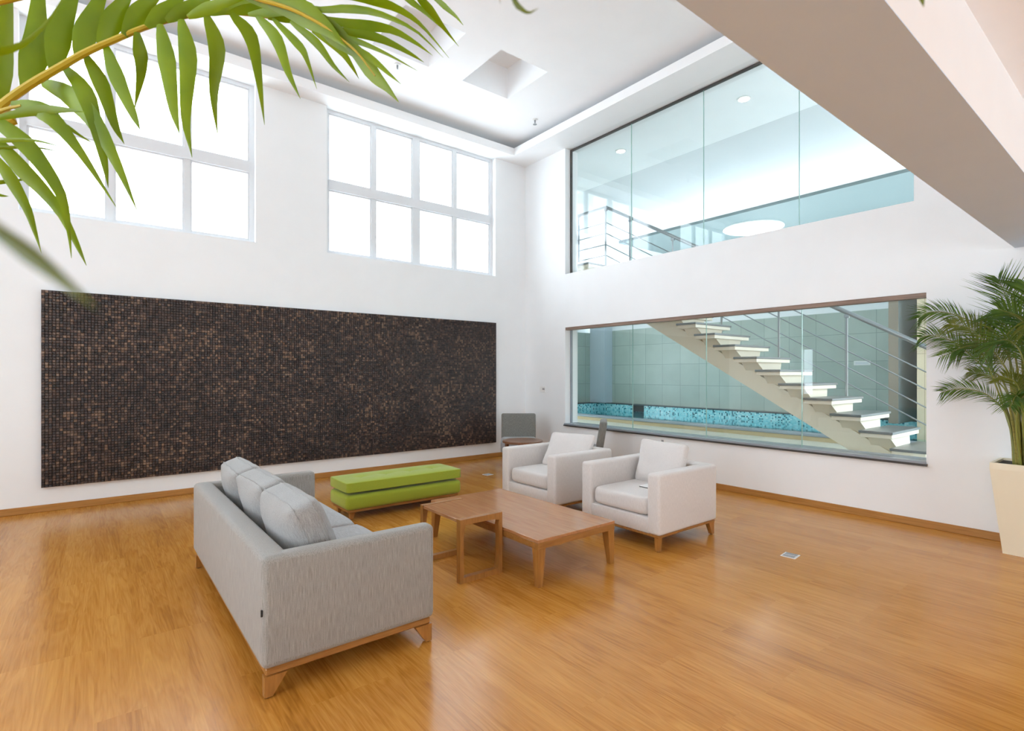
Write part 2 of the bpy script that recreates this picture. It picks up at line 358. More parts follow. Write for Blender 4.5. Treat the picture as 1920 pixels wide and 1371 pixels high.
# back windows
def window_back(name, w, mull, heavy):
    x0, x1, z0, z1 = w; y0, y1 = YB+.10, YB+.17
    fr = MB(); t = .055
    fr.box((x0, y0, z0), (x0+t, y1, z1)).box((x1-t, y0, z0), (x1, y1, z1)).box((x0+t, y0, z0), (x1-t, y1, z0+.045)).box((x0+t, y0, z1-.05), (x1-t, y1, z1))
    fr.box((x0+t, y0-.015, 4.19), (x1-t, y1, 4.33))
    for m_ in mull:
        wd = .06 if m_ in heavy else .033
        fr.box((m_-wd, y0, z0+.045), (m_+wd, y1, 4.19)).box((m_-wd, y0, 4.33), (m_+wd, y1, z1-.05))
    o = struct(fr.build(name, M['frame']))
    edges = [x0+t] + [v for m_ in mull for v in ((m_-(.06 if m_ in heavy else .033)), (m_+(.06 if m_ in heavy else .033)))] + [x1-t]
    for i in range(0, len(edges), 2):
        for a, b in ((z0+.045, 4.19), (4.33, z1-.05)):
            s = MB(); e0, e1 = edges[i], edges[i+1]; q = .02
            s.box((e0, y0+.015, a), (e0+q, y1-.01, b)).box((e1-q, y0+.015, a), (e1, y1-.01, b)).box((e0+q, y0+.015, a), (e1-q, y1-.01, a+q)).box((e0+q, y0+.015, b-q), (e1-q, y1-.01, b))
            sa = s.build('sash', M['frame'], o)
            MB().box((e0+q, y0+.035, a+q), (e1-q, y0+.041, b-q)).build('pane', M['clear'], sa)
    return o
window_back('window_1', W1, [.15, .92], [])
window_back('window_2', W2, [3.39, 4.12, 4.86], [4.12])

# glazing in the right wall
def glazing(name, h, joints, sill, lintel):
    y0, y1, z0, z1 = h; X = 6.48
    fr = MB().box((X-.012, y1-.025, z0), (X+.024, y1, z1)).box((X-.012, y0, z0), (X+.024, y0+.025, z1)).box((X-.012, y0+.025, z1-.03), (X+.024, y1-.025, z1)).box((X-.012, y0+.025, z0), (X+.024, y1-.025, z0+.02))
    o = struct(fr.build(name, M['granite'] if sill else M['darkgranite']))
    js = [y0+.025]+joints+[y1-.025]
    for a, b in zip(js[:-1], js[1:]):
        MB().box((X, a+.003, z0+.02), (X+.012, b-.003, z1-.03)).build('pane', M['green_glass'], o)
    for j in joints: MB().box((X-.001, j-.0028, z0+.02), (X+.013, j+.0028, z1-.03)).build('joint', M['glass_edge'], o)
    if sill:
        MB().box((XR-.03, y0, z0), (X-.012, y1, z0+.022)).box((X+.024, y0, z0), (6.65, y1, z0+.022)).build('sill', M['granite'], o)
        MB().box((XR-.034, y0-.01, z0-.022), (XR+.0, y1+.01, z0)).build('sill_edge', M['darkgranite'], o)
    if lintel:
        MB().box((XR+.01, y0, z1-.045), (X-.012, y1, z1)).build('lintel', M['lintel'], o)
    return o
glazing('window_3', LO, [2.77, 4.0, 5.245], True, True)
glazing('window_4', UP, [2.80, 4.04, 5.27], False, False)

# ------------------------------------------------------------------ wall panel of wood chips
pw, ph = 6.077, 2.13
t = thing('mosaic_panel', (-.447, YB-.055, .268), 'long dark brown wall panel of square wood chips under the windows', 'wall panel')
MB().box((0, 0, 0), (pw, .03, ph)).build('backing', M['backing'], t)
mb = MB(); c = .03; nx, nz = int(pw/c), int(ph/c)
for i in range(nx):
    for j in range(nz):
        x0, z0 = i*c, j*c; h = .005+random.random()*.007; g, k = .0005, .0030
        sk = random.uniform(-.002, .002)
        mb.add([(x0+g, -.0005, z0+g), (x0+c-g, -.0005, z0+g), (x0+c-g, -.0005, z0+c-g), (x0+g, -.0005, z0+c-g),
                (x0+k, -h+sk, z0+k), (x0+c-k, -h-sk, z0+k), (x0+c-k, -h-sk, z0+c-k), (x0+k, -h+sk, z0+c-k)],
               [(4,5,6,7), (0,1,5,4), (1,2,6,5), (2,3,7,6), (3,0,4,7)])
mb.build('wood_chips', M['chips'], t)

# ------------------------------------------------------------------ soft furnishing helpers
def cush_map(u, w, q, sx, sy, sz, e, pinch, wob, seed):
    bl = e+(1-e)*(1-abs(u)**3.2)*(1-abs(w)**3.2)
    px = 1-pinch*(1-w*w)*(abs(u)**4); py = 1-pinch*(1-u*u)*(abs(w)**4)
    k = 1-.045*(abs(u)**6)*(abs(w)**6); rd = 1-.05*(abs(q)**4)*max(abs(u), abs(w))**4
    x, y, z = u*sx/2*px*k*rd, w*sy/2*py*k*rd, q*sz/2*bl
    if wob:
        n3 = noise.noise(Vector((x*5+seed, y*5, z*5)))*wob; z += n3+.4*wob*noise.noise(Vector((x*17+seed, y*17, z*9))); x += n3*.5
    return Vector((x, y, z))
def cushion(sx, sy, sz, e=.5, cuts=9, pinch=.06, wob=.0, seed=0):
    bm = bmesh.new(); bmesh.ops.create_cube(bm, size=2)
    bmesh.ops.subdivide_edges(bm, edges=list(bm.edges), cuts=cuts, use_grid_fill=True)
    for v in bm.verts: v.co = cush_map(*v.co, sx, sy, sz, e, pinch, wob, seed)
    return MB().bm(bm)
def piping(sx, sy, sz, e, pinch, wob, seed, qs, r=.0035):
    m_ = MB(); n = 14; ring = []
    for k in range(4):
        for i in range(n):
            t_ = -1+2*i/n; ring.append([(t_, -1), (1, t_), (-t_, 1), (-1, -t_)][k])
    ring.append(ring[0])
    for q in qs: m_.tube([cush_map(u*.995, w*.995, q, sx, sy, sz, e, pinch, wob, seed) for u, w in ring], r, 6, 0, False)
    return m_
def tapered_leg(x, y, z0, z1, w1, w0, dx=0, dy=0):
    """leg: top size w1 at z1, bottom w0 at z0; outer corner kept at side dx,dy (+-1)"""
    def q(w, z):
        xa, xb = (x-w, x) if dx > 0 else (x, x+w); ya, yb = (y-w, y) if dy > 0 else (y, y+w)
        return [(xa, ya, z), (xb, ya, z), (xb, yb, z), (xa, yb, z)]
    return MB().hexa(q(w0, z0), q(w1, z1))

# ------------------------------------------------------------------ sofa
SX, SY = .90, 2.14                       # depth (x), length (y)
t = thing('sofa', (.60, 2.60, 0), 'grey three-seat sofa on teak legs, seen from behind', 'sofa')
zb, zt = .135, .655
mb = MB(); AT = .105
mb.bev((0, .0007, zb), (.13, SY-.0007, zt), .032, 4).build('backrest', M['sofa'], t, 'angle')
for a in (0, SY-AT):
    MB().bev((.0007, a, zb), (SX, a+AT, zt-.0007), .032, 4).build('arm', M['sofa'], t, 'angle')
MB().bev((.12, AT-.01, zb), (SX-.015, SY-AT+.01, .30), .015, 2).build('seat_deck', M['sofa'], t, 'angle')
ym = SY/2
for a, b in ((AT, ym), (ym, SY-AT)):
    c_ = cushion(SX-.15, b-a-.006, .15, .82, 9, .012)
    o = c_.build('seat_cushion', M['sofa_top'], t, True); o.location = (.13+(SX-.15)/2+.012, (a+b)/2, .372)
MB().bev((.02, .02, .10), (SX-.02, SY-.02, zb), .006, 1).build('base_rail', M['teakx'], t)
def sofa_leg(x, y, dx, dy, wide=.10, nar=.036, z1=.10, th=.045):
    xa, xb = (x-wide, x) if dx > 0 else (x, x+wide); na, nb = (x-nar, x) if dx > 0 else (x, x+nar)
    ya, yb = (y-th, y) if dy > 0 else (y, y+th)
    yna, ynb = (y-th*.8, y) if dy > 0 else (y, y+th*.8)
    return MB().hexa([(na, yna, .006), (nb, yna, .006), (nb, ynb, .006), (na, ynb, .006)], [(xa, ya, z1), (xb, ya, z1), (xb, yb, z1), (xa, yb, z1)])
def put_legs(t, x0, x1, y0, y1, z1=.10, front=None, **kw):
    for x, dx in ((x0, -1), (x1, 1)):
        for y, dy in ((y0, -1), (y1, 1)):
            kk = dict(kw)
            if front and dx < 0: kk['wide'] = front
            l = sofa_leg(x, y, dx, dy, z1=z1, **kk).build('leg', M['teak'], t)
            MB().lathe([(.011, 0), (.011, .008)], (x-dx*.018, y-dy*.018, 0), 10).build('glide', M['dark'], l)
put_legs(t, .014, SX-.014, .014, SY-.014)
MB().box((-.002, .012, .385), (.006, .020, .415)).build('care_tag', M['dark'], t)
# back pillows: rest on the seat, lean on the back
pil = ['grey back pillow at the near end of the sofa, by its near arm', 'grey back pillow in the middle of the three on the sofa', 'grey back pillow at the far end of the sofa, by the wall panel']
lens = [.66, .60, .60]; yy = AT+.03
for k, (lab, ln) in enumerate(zip(pil, lens)):
    arg = (.42, ln, .27, .56); m_ = cushion(*arg, 11, .03, .016, k*7)
    o = m_.build('back_pillow', M['pillow'], None, True, 1); tag(o, lab, 'pillow', 'back pillows on the grey sofa')
    piping(*arg, .03, .016, k*7, (-.62, .62)).build('piping', M['pillow'], o, True)
    o.location = (.60+.295, 2.60+yy+ln/2, .638); o.rotation_euler = (random.uniform(-.02, .02), math.radians(-108-k), random.uniform(-.03, .03)); yy += ln+.012

# ------------------------------------------------------------------ green bench
t = thing('bench', (1.99, 5.21, 0), 'low lime green upholstered bench with a tufted pad', 'bench'); BX, BY = 1.37, .50
m_ = MB(); m_.bev((0, 0, .105), (BX, BY, .262), .045, 5); m_.build('upholstered_base', M['green'], t, 'angle')
bm = bmesh.new(); bmesh.ops.create_cube(bm, size=2); bmesh.ops.subdivide_edges(bm, edges=list(bm.edges), cuts=19, use_grid_fill=True)
spots = [(-.62, .05), (-.2, .05), (.22, .05), (.64, .05)]
for v in bm.verts:
    u, w, q = v.co; ux = u*(BX-.0)/2; wy = w*BY/2
    z = q*.062*(.80+.2*(1-u**6)*(1-w**6))
    if q > .5:
        for a, b in spots:
            d2 = ((ux-a*BX/2)/.075)**2+((wy-b*BY/2)/.055)**2; z -= .022*math.exp(-d2)
    v.co = (ux*(1-.01*w*w), wy*(1-.01*u*u), z)
o = MB().bm(bm).build('seat_pad', M['green'], t, True, 1); o.location = (BX/2, BY/2, .338)
for a, b in spots:
    MB().lathe([(.012, 0), (.010, .005), (.003, .007)], (a*BX/2+BX/2, b*BY/2+BY/2, .338+.043), 12).build('button', M['green'], t, True)
MB().bev((.03, .03, .08), (BX-.03, BY-.03, .106), .004, 1).build('base_rail', M['teakx'], t)
put_legs(t, .06, BX-.06, .06, BY-.06, z1=.08, wide=.06, nar=.03)

# ------------------------------------------------------------------ coffee table
t = thing('coffee_table', (2.43, 2.79, 0), 'large low rectangular wooden coffee table in front of the armchairs', 'table'); CXW, CYW, CZ = .80, 1.50, .335
MB().bev((0, 0, CZ-.022), (CXW, CYW, CZ), .0025, 1).build('tabletop', M['walnut'], t)
ap = MB().bev((0, 0, CZ-.068), (CXW, .04, CZ-.022), .002, 1).bev((0, CYW-.04, CZ-.068), (CXW, CYW, CZ-.022), .002, 1).bev((0, .04, CZ-.068), (.04, CYW-.04, CZ-.022), .002, 1).bev((CXW-.04, .04, CZ-.068), (CXW, CYW-.04, CZ-.022), .002, 1)
ap.build('apron', M['teakx'], t)
for x, dx in ((.004, -1), (CXW-.004, 1)):
    for y, dy in ((.004, -1), (CYW-.004, 1)):
        tapered_leg(x, y, 0, CZ-.068, .068, .040, dx, dy).build('leg', M['teak'], t)

# ------------------------------------------------------------------ side table with two loop frames
t = thing('side_table', (2.04, 3.185, 0), 'small wooden side table on two loop frames, beside the coffee table', 'table'); w_, l_, z_ = .375, .585, .455
MB().bev((0, .046, z_-.024), (w_, l_-.05, z_), .002, 1).build('tabletop', M['walnut'], t)
def loop(y0, y1):
    n = 8; vs = []; fs = []
    outer = [(0, 0), (w_, 0), (w_, z_), (0, z_)]
    m_ = MB()
    # inner opening bows in at the corners: legs thicken towards the joints
    def inner():
        pts = []
        a, b, c1, d = .030, w_-.030, .040, z_-.040
        def arc(p, q, bow, nrm):
            r = []
            for k in range(n):
                u = k/n; s_ = bow*(abs(2*u-1)**3); r.append((p[0]+(q[0]-p[0])*u+nrm[0]*s_, p[1]+(q[1]-p[1])*u+nrm[1]*s_))
            return r
        pts += arc((a, c1), (b, c1), .0, (0, 1)); pts += arc((b, c1), (b, d), .014, (-1, 0)); pts += arc((b, d), (a, d), .012, (0, -1)); pts += arc((a, d), (a, c1), .014, (1, 0))
        return pts
    ins = inner(); outs = []
    for k in range(4):
        p, q = outer[k], outer[(k+1) % 4]
        for i in range(n): outs.append((p[0]+(q[0]-p[0])*i/n, p[1]+(q[1]-p[1])*i/n))
    T = len(ins)
    for y in (y0, y1):
        for x, z in outs: vs.append((x, y, z))
        for x, z in ins: vs.append((x, y, z))
    for i in range(T):
        j = (i+1) % T
        fs += [(i, j, T+j, T+i), (2*T+i, 3*T+i, 3*T+j, 2*T+j), (i, 2*T+i, 2*T+j, j), (T+i, T+j, 3*T+j, 3*T+i)]
    return m_.add(vs, fs)
loop(0, .046).build('loop_frame', M['teak'], t); loop(l_-.042, l_).build('loop_frame', M['teak'], t)

# ------------------------------------------------------------------ armchairs
AX, AY, AZ = .88, .90, .655
t = thing('armchair', (3.68, 2.70, 0), 'pale linen armchair nearest the window wall corner of the coffee table, white card on its seat', 'armchair', 'pair of pale armchairs')
arm = t; zb = .14; A_ = .13
MB().bev((AX-.15, .0007, zb), (AX, AY-.0007, AZ), .028, 4).build('backrest', M['cream'], t, 'angle')
for a in (0, AY-A_):
    MB().bev((0, a, zb), (AX-.0007, a+A_, AZ-.0007), .028, 4).build('arm', M['cream'], t, 'angle')
MB().bev((.012, A_-.02, zb), (AX-.12, AY-A_+.02, .275), .012, 2).build('seat_deck', M['cream'], t, 'angle')
o = cushion(AX-.155, AY-2*A_-.006, .168, .90, 9, .008).build('seat_cushion', M['cream'], t, True, 1); o.location = (.006+(AX-.155)/2, AY/2, .358)
MB().bev((.015, .015, .118), (AX-.015, AY-.015, zb), .004, 1).build('base_rail', M['teakx'], t)
put_legs(t, .02, AX-.02, .02, AY-.02, z1=.118, wide=.085, nar=.034, front=.048)
t['label'] = 'pale linen armchair nearer the camera, with a white card on its seat'
copy_thing(arm, (3.68, 3.97, 0), 0, 'pale linen armchair farther back, closer to the green bench and the corner')
def pillow(loc, rot, label, seed, h=.44, w=.59):
    arg = (h, w, .19, .40)
    o = cushion(*arg, 11, .05, .014, seed).build('throw_pillow', M['cream'], None, True, 1)
    piping(*arg, .05, .014, seed, (0,), .0028).build('piping', M['cream'], o, True)
    o.location = loc; o.rotation_euler = rot; return tag(o, label, 'pillow', 'throw pillows on the armchairs')
pillow((3.68+.64, 3.15, .625), (0, math.radians(-76), math.radians(-8)), 'square pale pillow upright in the armchair nearer the camera', 3)
pillow((3.68+.60, 4.385, .612), (0, math.radians(-57), math.radians(14)), 'square pale pillow leaning back in the armchair farther from the camera', 11)
t = thing('card', (4.06, 3.09, .4505), 'white card lying on the near armchair seat', 'card')
MB().box((-.07, -.06, -.006), (.07, .06, -.001)).build('dark_cover', M['dark'], t); MB().box((-.072, -.055, 0), (.075, .07, .003)).build('sheet', M['plastic'], t)

# ------------------------------------------------------------------ corner group: two slipper chairs and a round table
def slipper(loc, rz, label):
    t = thing('slipper_chair', loc, label, 'chair', 'grey slipper chairs in the corner', rz)   # faces -y locally
    bm = bmesh.new(); bmesh.ops.create_cube(bm, size=1)
    for v in bm.verts: v.co = Vector((v.co.x*.58, v.co.y*.58, v.co.z*.20))
    bmesh.ops.bevel(bm, geom=list(bm.edges), offset=.05, segments=4, profile=.5, affect='EDGES')
    o = MB().bm(bm).build('seat', M['seatgrey'], t, 'angle'); o.location = (0, 0, .345)
    bm = bmesh.new(); bmesh.ops.create_cube(bm, size=1)
    for v in bm.verts: v.co = Vector((v.co.x*.575, v.co.y*.10+(v.co.z+.5)*.085, (v.co.z+.5)*.525))
    bmesh.ops.bevel(bm, geom=list(bm.edges), offset=.028, segments=3, profile=.5, affect='EDGES')
    o = MB().bm(bm).build('backrest', M['chairgrey'], t, 'angle'); o.location = (0, .255, .30)
    for x, dx in ((-.25, -1), (.25, 1)):
        for y, dy in ((-.25, -1), (.25, 1)):
            tapered_leg(x, y, 0, .26, .045, .03, dx, dy).build('leg', M['teak'], t)
    return t
a_ = math.atan2(-.7855, -.6185)+math.pi/2
slipper((5.40, 6.68, 0), a_, 'grey slipper chair facing out of the corner, behind the small round table')
slipper((5.52, 5.42, 0), math.atan2(.74, -.67)+math.pi/2, 'grey slipper chair side-on under the pool window, mostly behind an armchair')
t = thing('round_table', (4.98, 6.07, 0), 'small round dark wooden table in front of the corner chair', 'table')
MB().lathe([(.285, .475), (.30, .48), (.30, .505), (.295, .51)], (0, 0, 0), 40).build('tabletop', M['walnut_dark'], t, 'angle')
for k in range(4):
    th = math.radians(132+90*k); x, y = .235*math.cos(th), .235*math.sin(th)
    MB().hexa([(x*1.05-.014, y*1.05-.014, 0), (x*1.05+.014, y*1.05-.014, 0), (x*1.05+.014, y*1.05+.014, 0), (x*1.05-.014, y*1.05+.014, 0)],
              [(x-.022, y-.022, .476), (x+.022, y-.022, .476), (x+.022, y+.022, .476), (x-.022, y+.022, .476)]).build('leg', M['walnut_dark'], t)

# ------------------------------------------------------------------ sockets, sprinklers, coffer hatches
def floor_box(x, y, rz, label):
    t = thing('floor_socket', (x, y, 0), label, 'socket', 'floor sockets', rz)
    MB().bev((-.062, -.058, 0), (.062, .058, .006), .002, 1).build('plate', M['plastic'], t)
    for k in (-1, 1): MB().box((k*.03-.024, -.045, .006), (k*.03+.024, .045, .0075)).build('lid', M['slots'], t)
floor_box(4.49, 2.01, .1, 'square grey floor socket in the open floor right of the armchairs')
floor_box(4.57, 6.38, .1, 'square grey floor socket near the corner chair, by the green bench')
t = thing('wall_socket', (XR, 7.165, 1.212), 'white wall socket between the corner and the pool window', 'socket')
MB().bev((-.012, -.075, -.05), (0, .075, .05), .004, 2).build('plate', M['plastic'], t)
MB().box((-.014, -.055, -.012), (-.012, .0, .02)).build('switch', M['slots'], t)
for q in ((.03, .012), (.045, -.012), (.015, -.012)): MB().lathe([(.005, -.001), (.005, .001)], (0, 0, 0), 8).build('pin_hole', M['dark'], t).location = (-.0125, q[0], q[1])
t = thing('blank_plate', (XR, 4.60, .53), 'small grey blank plate on the white wall below the pool window', 'plate')
MB().bev((-.006, -.035, -.035), (0, .035, .035), .002, 1).build('cover', M['plastic'], t); MB().box((-.007, -.02, -.02), (-.006, .02, .02)).build('inset', M['slots'], t)
def sprinkler(p, lab):
    t = thing('sprinkler', (p.x, p.y, ZC), lab, 'sprinkler', 'ceiling sprinklers')
    MB().lathe([(.045, 0), (.042, -.008), (.02, -.012)], (0,0,0), 20).build('rosette', M['plastic'], t, 'angle')
    MB().lathe([(.012, -.01), (.012, -.05), (.006, -.055), (.006, -.075)], (0,0,0), 12).build('nozzle', M['steel'], t, 'angle')
    MB().lathe([(.03, -.078), (.032, -.082), (.010, -.084)], (0,0,0), 16).build('deflector', M['steel'], t, 'angle')
def on_z(x, y, Z):
    a, b = (x-CX)/F, (CY-y)/F; d = (Z-H)/b; return Vector((cs*a*d+sn*d, -sn*a*d+cs*d, Z))
sprinkler(on_z(1003, 224, ZC), 'chrome ceiling sprinkler right of the square recesses, nearest the corner')
sprinkler(on_z(745, 121, ZC), 'chrome ceiling sprinkler left of the square recesses, beside the palm leaves')
for x, lab in ((4.05, 'square hatch in the right ceiling recess'), (2.72, 'square hatch in the left ceiling recess, behind palm leaves')):
    t = thing('access_hatch', (x+.22, 5.70, 6.05), lab, 'hatch', 'hatches in the ceiling recesses')
    MB().box((-.16, -.16, -.012), (.16, .16, 0)).build('rim', M['slots'], t); MB().box((-.15, -.15, -.016), (.15, .15, -.012)).build('panel', M['ceil'], t)

# ------------------------------------------------------------------ pool hall behind the right wall
ZD = .335; HX, HC = 17.0, 5.9
struct(MB().box((6.65, .3, -.2), (9.7, 12, ZD)).build('floor_pool_deck', M['deck']))
struct(MB().box((6.65, .3, HC), (9.3, 12, 6.2)).build('ceiling_stair_hall', M['ceil']))
struct(MB().box((9.3, .3, HC+.12), (14.1, 12, 6.16)).build('ceiling_pool', M['roof']))
struct(MB().box((14.1, .3, HC+.04), (HX, 12, 6.2)).build('ceiling_far', M['teal_ceiling']))
struct(wall_yz(MB(), .1, .3, 6.65, HX+.2, -.2, 6.2, [(6.8, 12.4, .5, 3.3)], 'y').build('wall_hall_front', M['wall']))
struct(MB().box((HX, .3, -.2), (HX+.2, 12.2, 6.2)).build('wall_far', M['wall']))
struct(wall_yz(MB(), 12, 12.2, 6.65, HX, -.2, 6.2, [(6.95, 9.45, .5, 3.1)], 'y').build('wall_hall_end', M['wall']))  # end opening added out of view to brighten the deck and pool wall
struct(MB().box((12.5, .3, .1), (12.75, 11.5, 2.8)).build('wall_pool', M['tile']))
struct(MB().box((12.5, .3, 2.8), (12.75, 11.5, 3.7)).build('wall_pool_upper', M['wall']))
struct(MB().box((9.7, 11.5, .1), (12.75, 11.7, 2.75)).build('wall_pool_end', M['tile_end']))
struct(MB().box((12.15, 10.9, .6), (12.5, 11.5, 3.6)).build('pilaster', M['greywall']))
struct(MB().box((11.0, 3.10, .62), (12.5, 3.24, 3.4), 0).box((10.996, 3.096, .62), (11.0, 3.244, 3.4), 1).build('fin_wall', [M['greywall'], M['brownwall']]))
struct(MB().box((10.8, 1.2, .1), (12.5, 2.78, 3.4)).build('pier', M['tile_beige']))
struct(MB().box((6.65, 7.1, 3.45), (7.95, 12, 3.60)).build('landing', M['cream_paint']))
t = thing('swimming_pool', (9.7, 0, 0), 'indoor swimming pool with blue mosaic edge behind the lower window', 'pool')
MB().box((0, .32, 0), (.02, 11.48, .41)).build('kerb_face', M['kerb'], t)
MB().bev((-.03, .32, .41), (.30, 11.48, .45), .008, 1).build('coping', M['coping'], t)
MB().box((.3, .32, 0), (2.6, 11.3, .02)).box((.28, .32, 0), (.3, 11.3, .41)).box((2.6, .32, 0), (2.78, 11.48, .575)).box((.3, 11.3, 0), (2.6, 11.48, .575)).build('mosaic_basin', M['pool'], t)
MB().bev((2.57, .32, .575), (2.78, 11.48, .60), .005, 1).box((.3, 11.27, .575), (2.57, 11.48, .60)).build('ledge', M['ledge'], t)
MB().box((.3, .32, .395), (2.6, 11.3, .40)).build('water', M['water'], t)
MB().box((2.585, 9.55, .40), (2.60, 9.95, .574)).build('spillway', M['dark'], t)
t = thing('sign_plate', (12.5, 4.15, 1.71), 'small white sign plate on the tiled wall beyond the stair', 'sign')
MB().bev((-.012, -.15, -.045), (0, .15, .045), .003, 1).build('plate', M['plastic'], t)
MB().box((-.014, -.12, -.02), (-.012, .12, .02)).build('face', M['frame'], t)
def downlight(x, y, lab):
    t = thing('downlight', (x, y, HC), lab, 'ceiling light', 'downlights above the stair')
    MB().lathe([(.11, 0), (.11, -.008), (.085, -.012)], (0,0,0), 24).build('trim_ring', M['plastic'], t, 'angle')
    MB().lathe([(.08, -.012), (.08, -.015)], (0,0,0), 24).build('lens', M['lamp'], t)
p = on_z(1395, 185, HC); downlight(p.x, p.y, 'round downlight in the ceiling behind the upper window, nearer the beam')
p = on_z(1164, 283, HC); downlight(p.x, p.y, 'round downlight in the ceiling behind the upper window, nearer the corner')
p = on_z(1412, 427, HC+.04); t = thing('round_ceiling_light', p, 'large round white ceiling light seen through the upper window', 'ceiling light')
MB().lathe([(.86, 0), (.86, -.03), (.82, -.035)], (0,0,0), 48).build('rim', M['plastic'], t, 'angle'); MB().lathe([(.815, -.03), (.81, -.04)], (0,0,0), 48).build('diffuser', M['round_lamp'], t)

# staircase: central stringer, stone treads on brackets, steel rail on the far side
def zt(k): return .682+.173*k
def yk(k): return 1.997+.30*k
def nose(y): return 2.241+(y-4.7)*.577
t = thing('staircase', (0, 0, ZD), 'cream steel staircase with grey stone treads behind the lower window', 'stairs')
def stair(m_, name, mt, par=None, sm=False):
    o = m_.build(name, mt, par or t, sm)
    if par is None or par is t: o.location = (0, 0, -ZD)
    return o
ya, yb_ = 1.75, 7.10
prof = [(ya, ZD), (2.046, ZD), (yb_, nose(yb_)-.34), (yb_, nose(yb_)-.11), (ya, nose(ya)-.11)]
vs = [(x, y, z) for x in (7.05, 7.52) for y, z in prof]
stair(MB().add(vs, [(0,1,2,3,4), (9,8,7,6,5)]+[(i, i+5, (i+1) % 5+5, (i+1) % 5) for i in range(5)]), 'stringer', M['cream_paint'])
for k in range(-1, 17):
    z, y = zt(k), yk(k); y0 = y-.33
    tr = stair(MB().bev((6.82, y0+.012, z-.075), (7.76, y-.012, z-.028), .003, 1), 'tread', M['cream_paint'])
    MB().bev((6.80, y0, z-.028), (7.78, y, z), .004, 1).build('stone_slab', M['slab'], tr)
    MB().hexa([(7.10, y0+.02, z-.235), (7.48, y0+.02, z-.235), (7.48, y-.05, z-.235), (7.10, y-.05, z-.235)],
              [(6.95, y0+.07, z-.075), (7.63, y0+.07, z-.075), (7.63, y-.04, z-.075), (6.95, y-.04, z-.075)]).build('bracket', M['cream_paint'], tr)
RX = 7.87; hz = lambda y: min(nose(y)+1.17, 4.79)
line = [.75, 7.02, 11.8]
stair(MB().tube([(RX, y, hz(y)) for y in line], .030, 12), 'handrail', M['steel'], None, 'angle')
for off in (.30, .51, .73, .94):
    stair(MB().tube([(RX, y, hz(y)-off) for y in line], .0085, 8), 'rod', M['steel'], None, 'angle')
for y in (.99, 1.89, 2.79, 3.68, 4.58, 5.49, 6.42, 7.02, 7.75, 9.0, 10.3, 11.5):
    base = (nose(y)-.06) if y < 7.0 else 3.5
    m_ = MB().box((RX-.022, y-.012, base), (RX-.002, y+.012, hz(y)-.06)).box((RX-.022, y-.03, hz(y)-.075), (RX+.01, y+.03, hz(y)-.026))
    m_.box((7.70, y-.012, base), (RX-.02, y+.012, base+.03))
    stair(m_, 'post', M['steel'])

# ------------------------------------------------------------------ building outside the back windows
t = thing('building', (3, 24, -6), 'pale apartment block faintly seen through the high windows', 'building')
MB().box((-22, 0, 0), (22, 10, 24)).build('facade', M['facade'], t)
for i in range(12):
    for j in range(4):
        x, z = -19+i*3.4, 8.5+j*3.4; f = MB().box((x-.1, -.08, z-.1), (x+1.7, 0, z+1.7)).build('window_frame', M['facade'], t)
        MB().box((x, -.10, z), (x+.75, -.08, z+1.6)).box((x+.85, -.10, z), (x+1.6, -.08, z+1.6)).build('pane', M['facade_glass'], f)

# ------------------------------------------------------------------ palms
def catmull(P, n):
    P = [2*P[0]-P[1]]+list(P)+[2*P[-1]-P[-2]]; out = []
    segs = len(P)-3
    for i in range(n+1):
        u = i/n*segs; k = min(int(u), segs-1); f = u-k; a, b, c_, d = P[k:k+4]
        out.append(.5*((2*b)+(c_-a)*f+(2*a-5*b+4*c_-d)*f*f+(3*b-a-3*c_+d)*f**3))
    return out
CAM = Vector((0, 0, H))
def leaf(mb, pts, w, m=0, n=10, facing=None, tilt=0.0, fold=.18, peak=.35):
    """tapered folded blade; w = full width"""
    Q = catmull([Vector(p) for p in pts], n); vs, fs = [], []
    for i, p in enumerate(Q):
        tg = (Q[min(i+1, n)]-Q[max(i-1, 0)]).normalized(); f = facing if facing is not None else (p-CAM).normalized()
        sd = tg.cross(f)
        sd = sd.normalized() if sd.length > 1e-5 else Vector((0, 0, 1))
        sd = Matrix.Rotation(tilt, 3, tg) @ sd; nm = sd.cross(tg).normalized()
        u = i/n; ww = w/2*((.35+.65*min(1, u/peak)**.7) if u < peak else max(0, 1-(u-peak)/(1-peak))**.95)
        ww = max(ww, w*.012); th = max(.0004, w*.02)
        vs += [p-sd*ww+nm*ww*fold, p+nm*th, p+sd*ww+nm*ww*fold, p-nm*th]
    for i in range(n):
        a = i*4
        for k in range(4): fs.append((a+k, a+(k+1) % 4, a+4+(k+1) % 4, a+4+k))
    fs += [(3,2,1,0), tuple(n*4+k for k in range(4))]
    mb.add(vs, fs, m)

# --- near palm, left of the camera: its fronds hang into the picture
t = thing('potted_palm', (-1.45, 2.15, 0), 'palm hanging bright green fronds into the top left, close to the camera', 'plant')
def local(o): o.location = (1.45, -2.15, 0); return o
MB().hexa([(-.16,-.16,0),(.16,-.16,0),(.16,.16,0),(-.16,.16,0)], [(-.24,-.24,.70),(.24,-.24,.70),(.24,.24,.70),(-.24,.24,.70)]).build('planter', M['pot'], t)
MB().box((-.22,-.22,.70), (.22,.22,.705)).build('soil', M['soil'], t)
def px(l, d0, d1):
    n = len(l)-1 or 1
    return [unp(x, y, d0+(d1-d0)*i/n) for i, (x, y) in enumerate(l)]
rnd = random.uniform
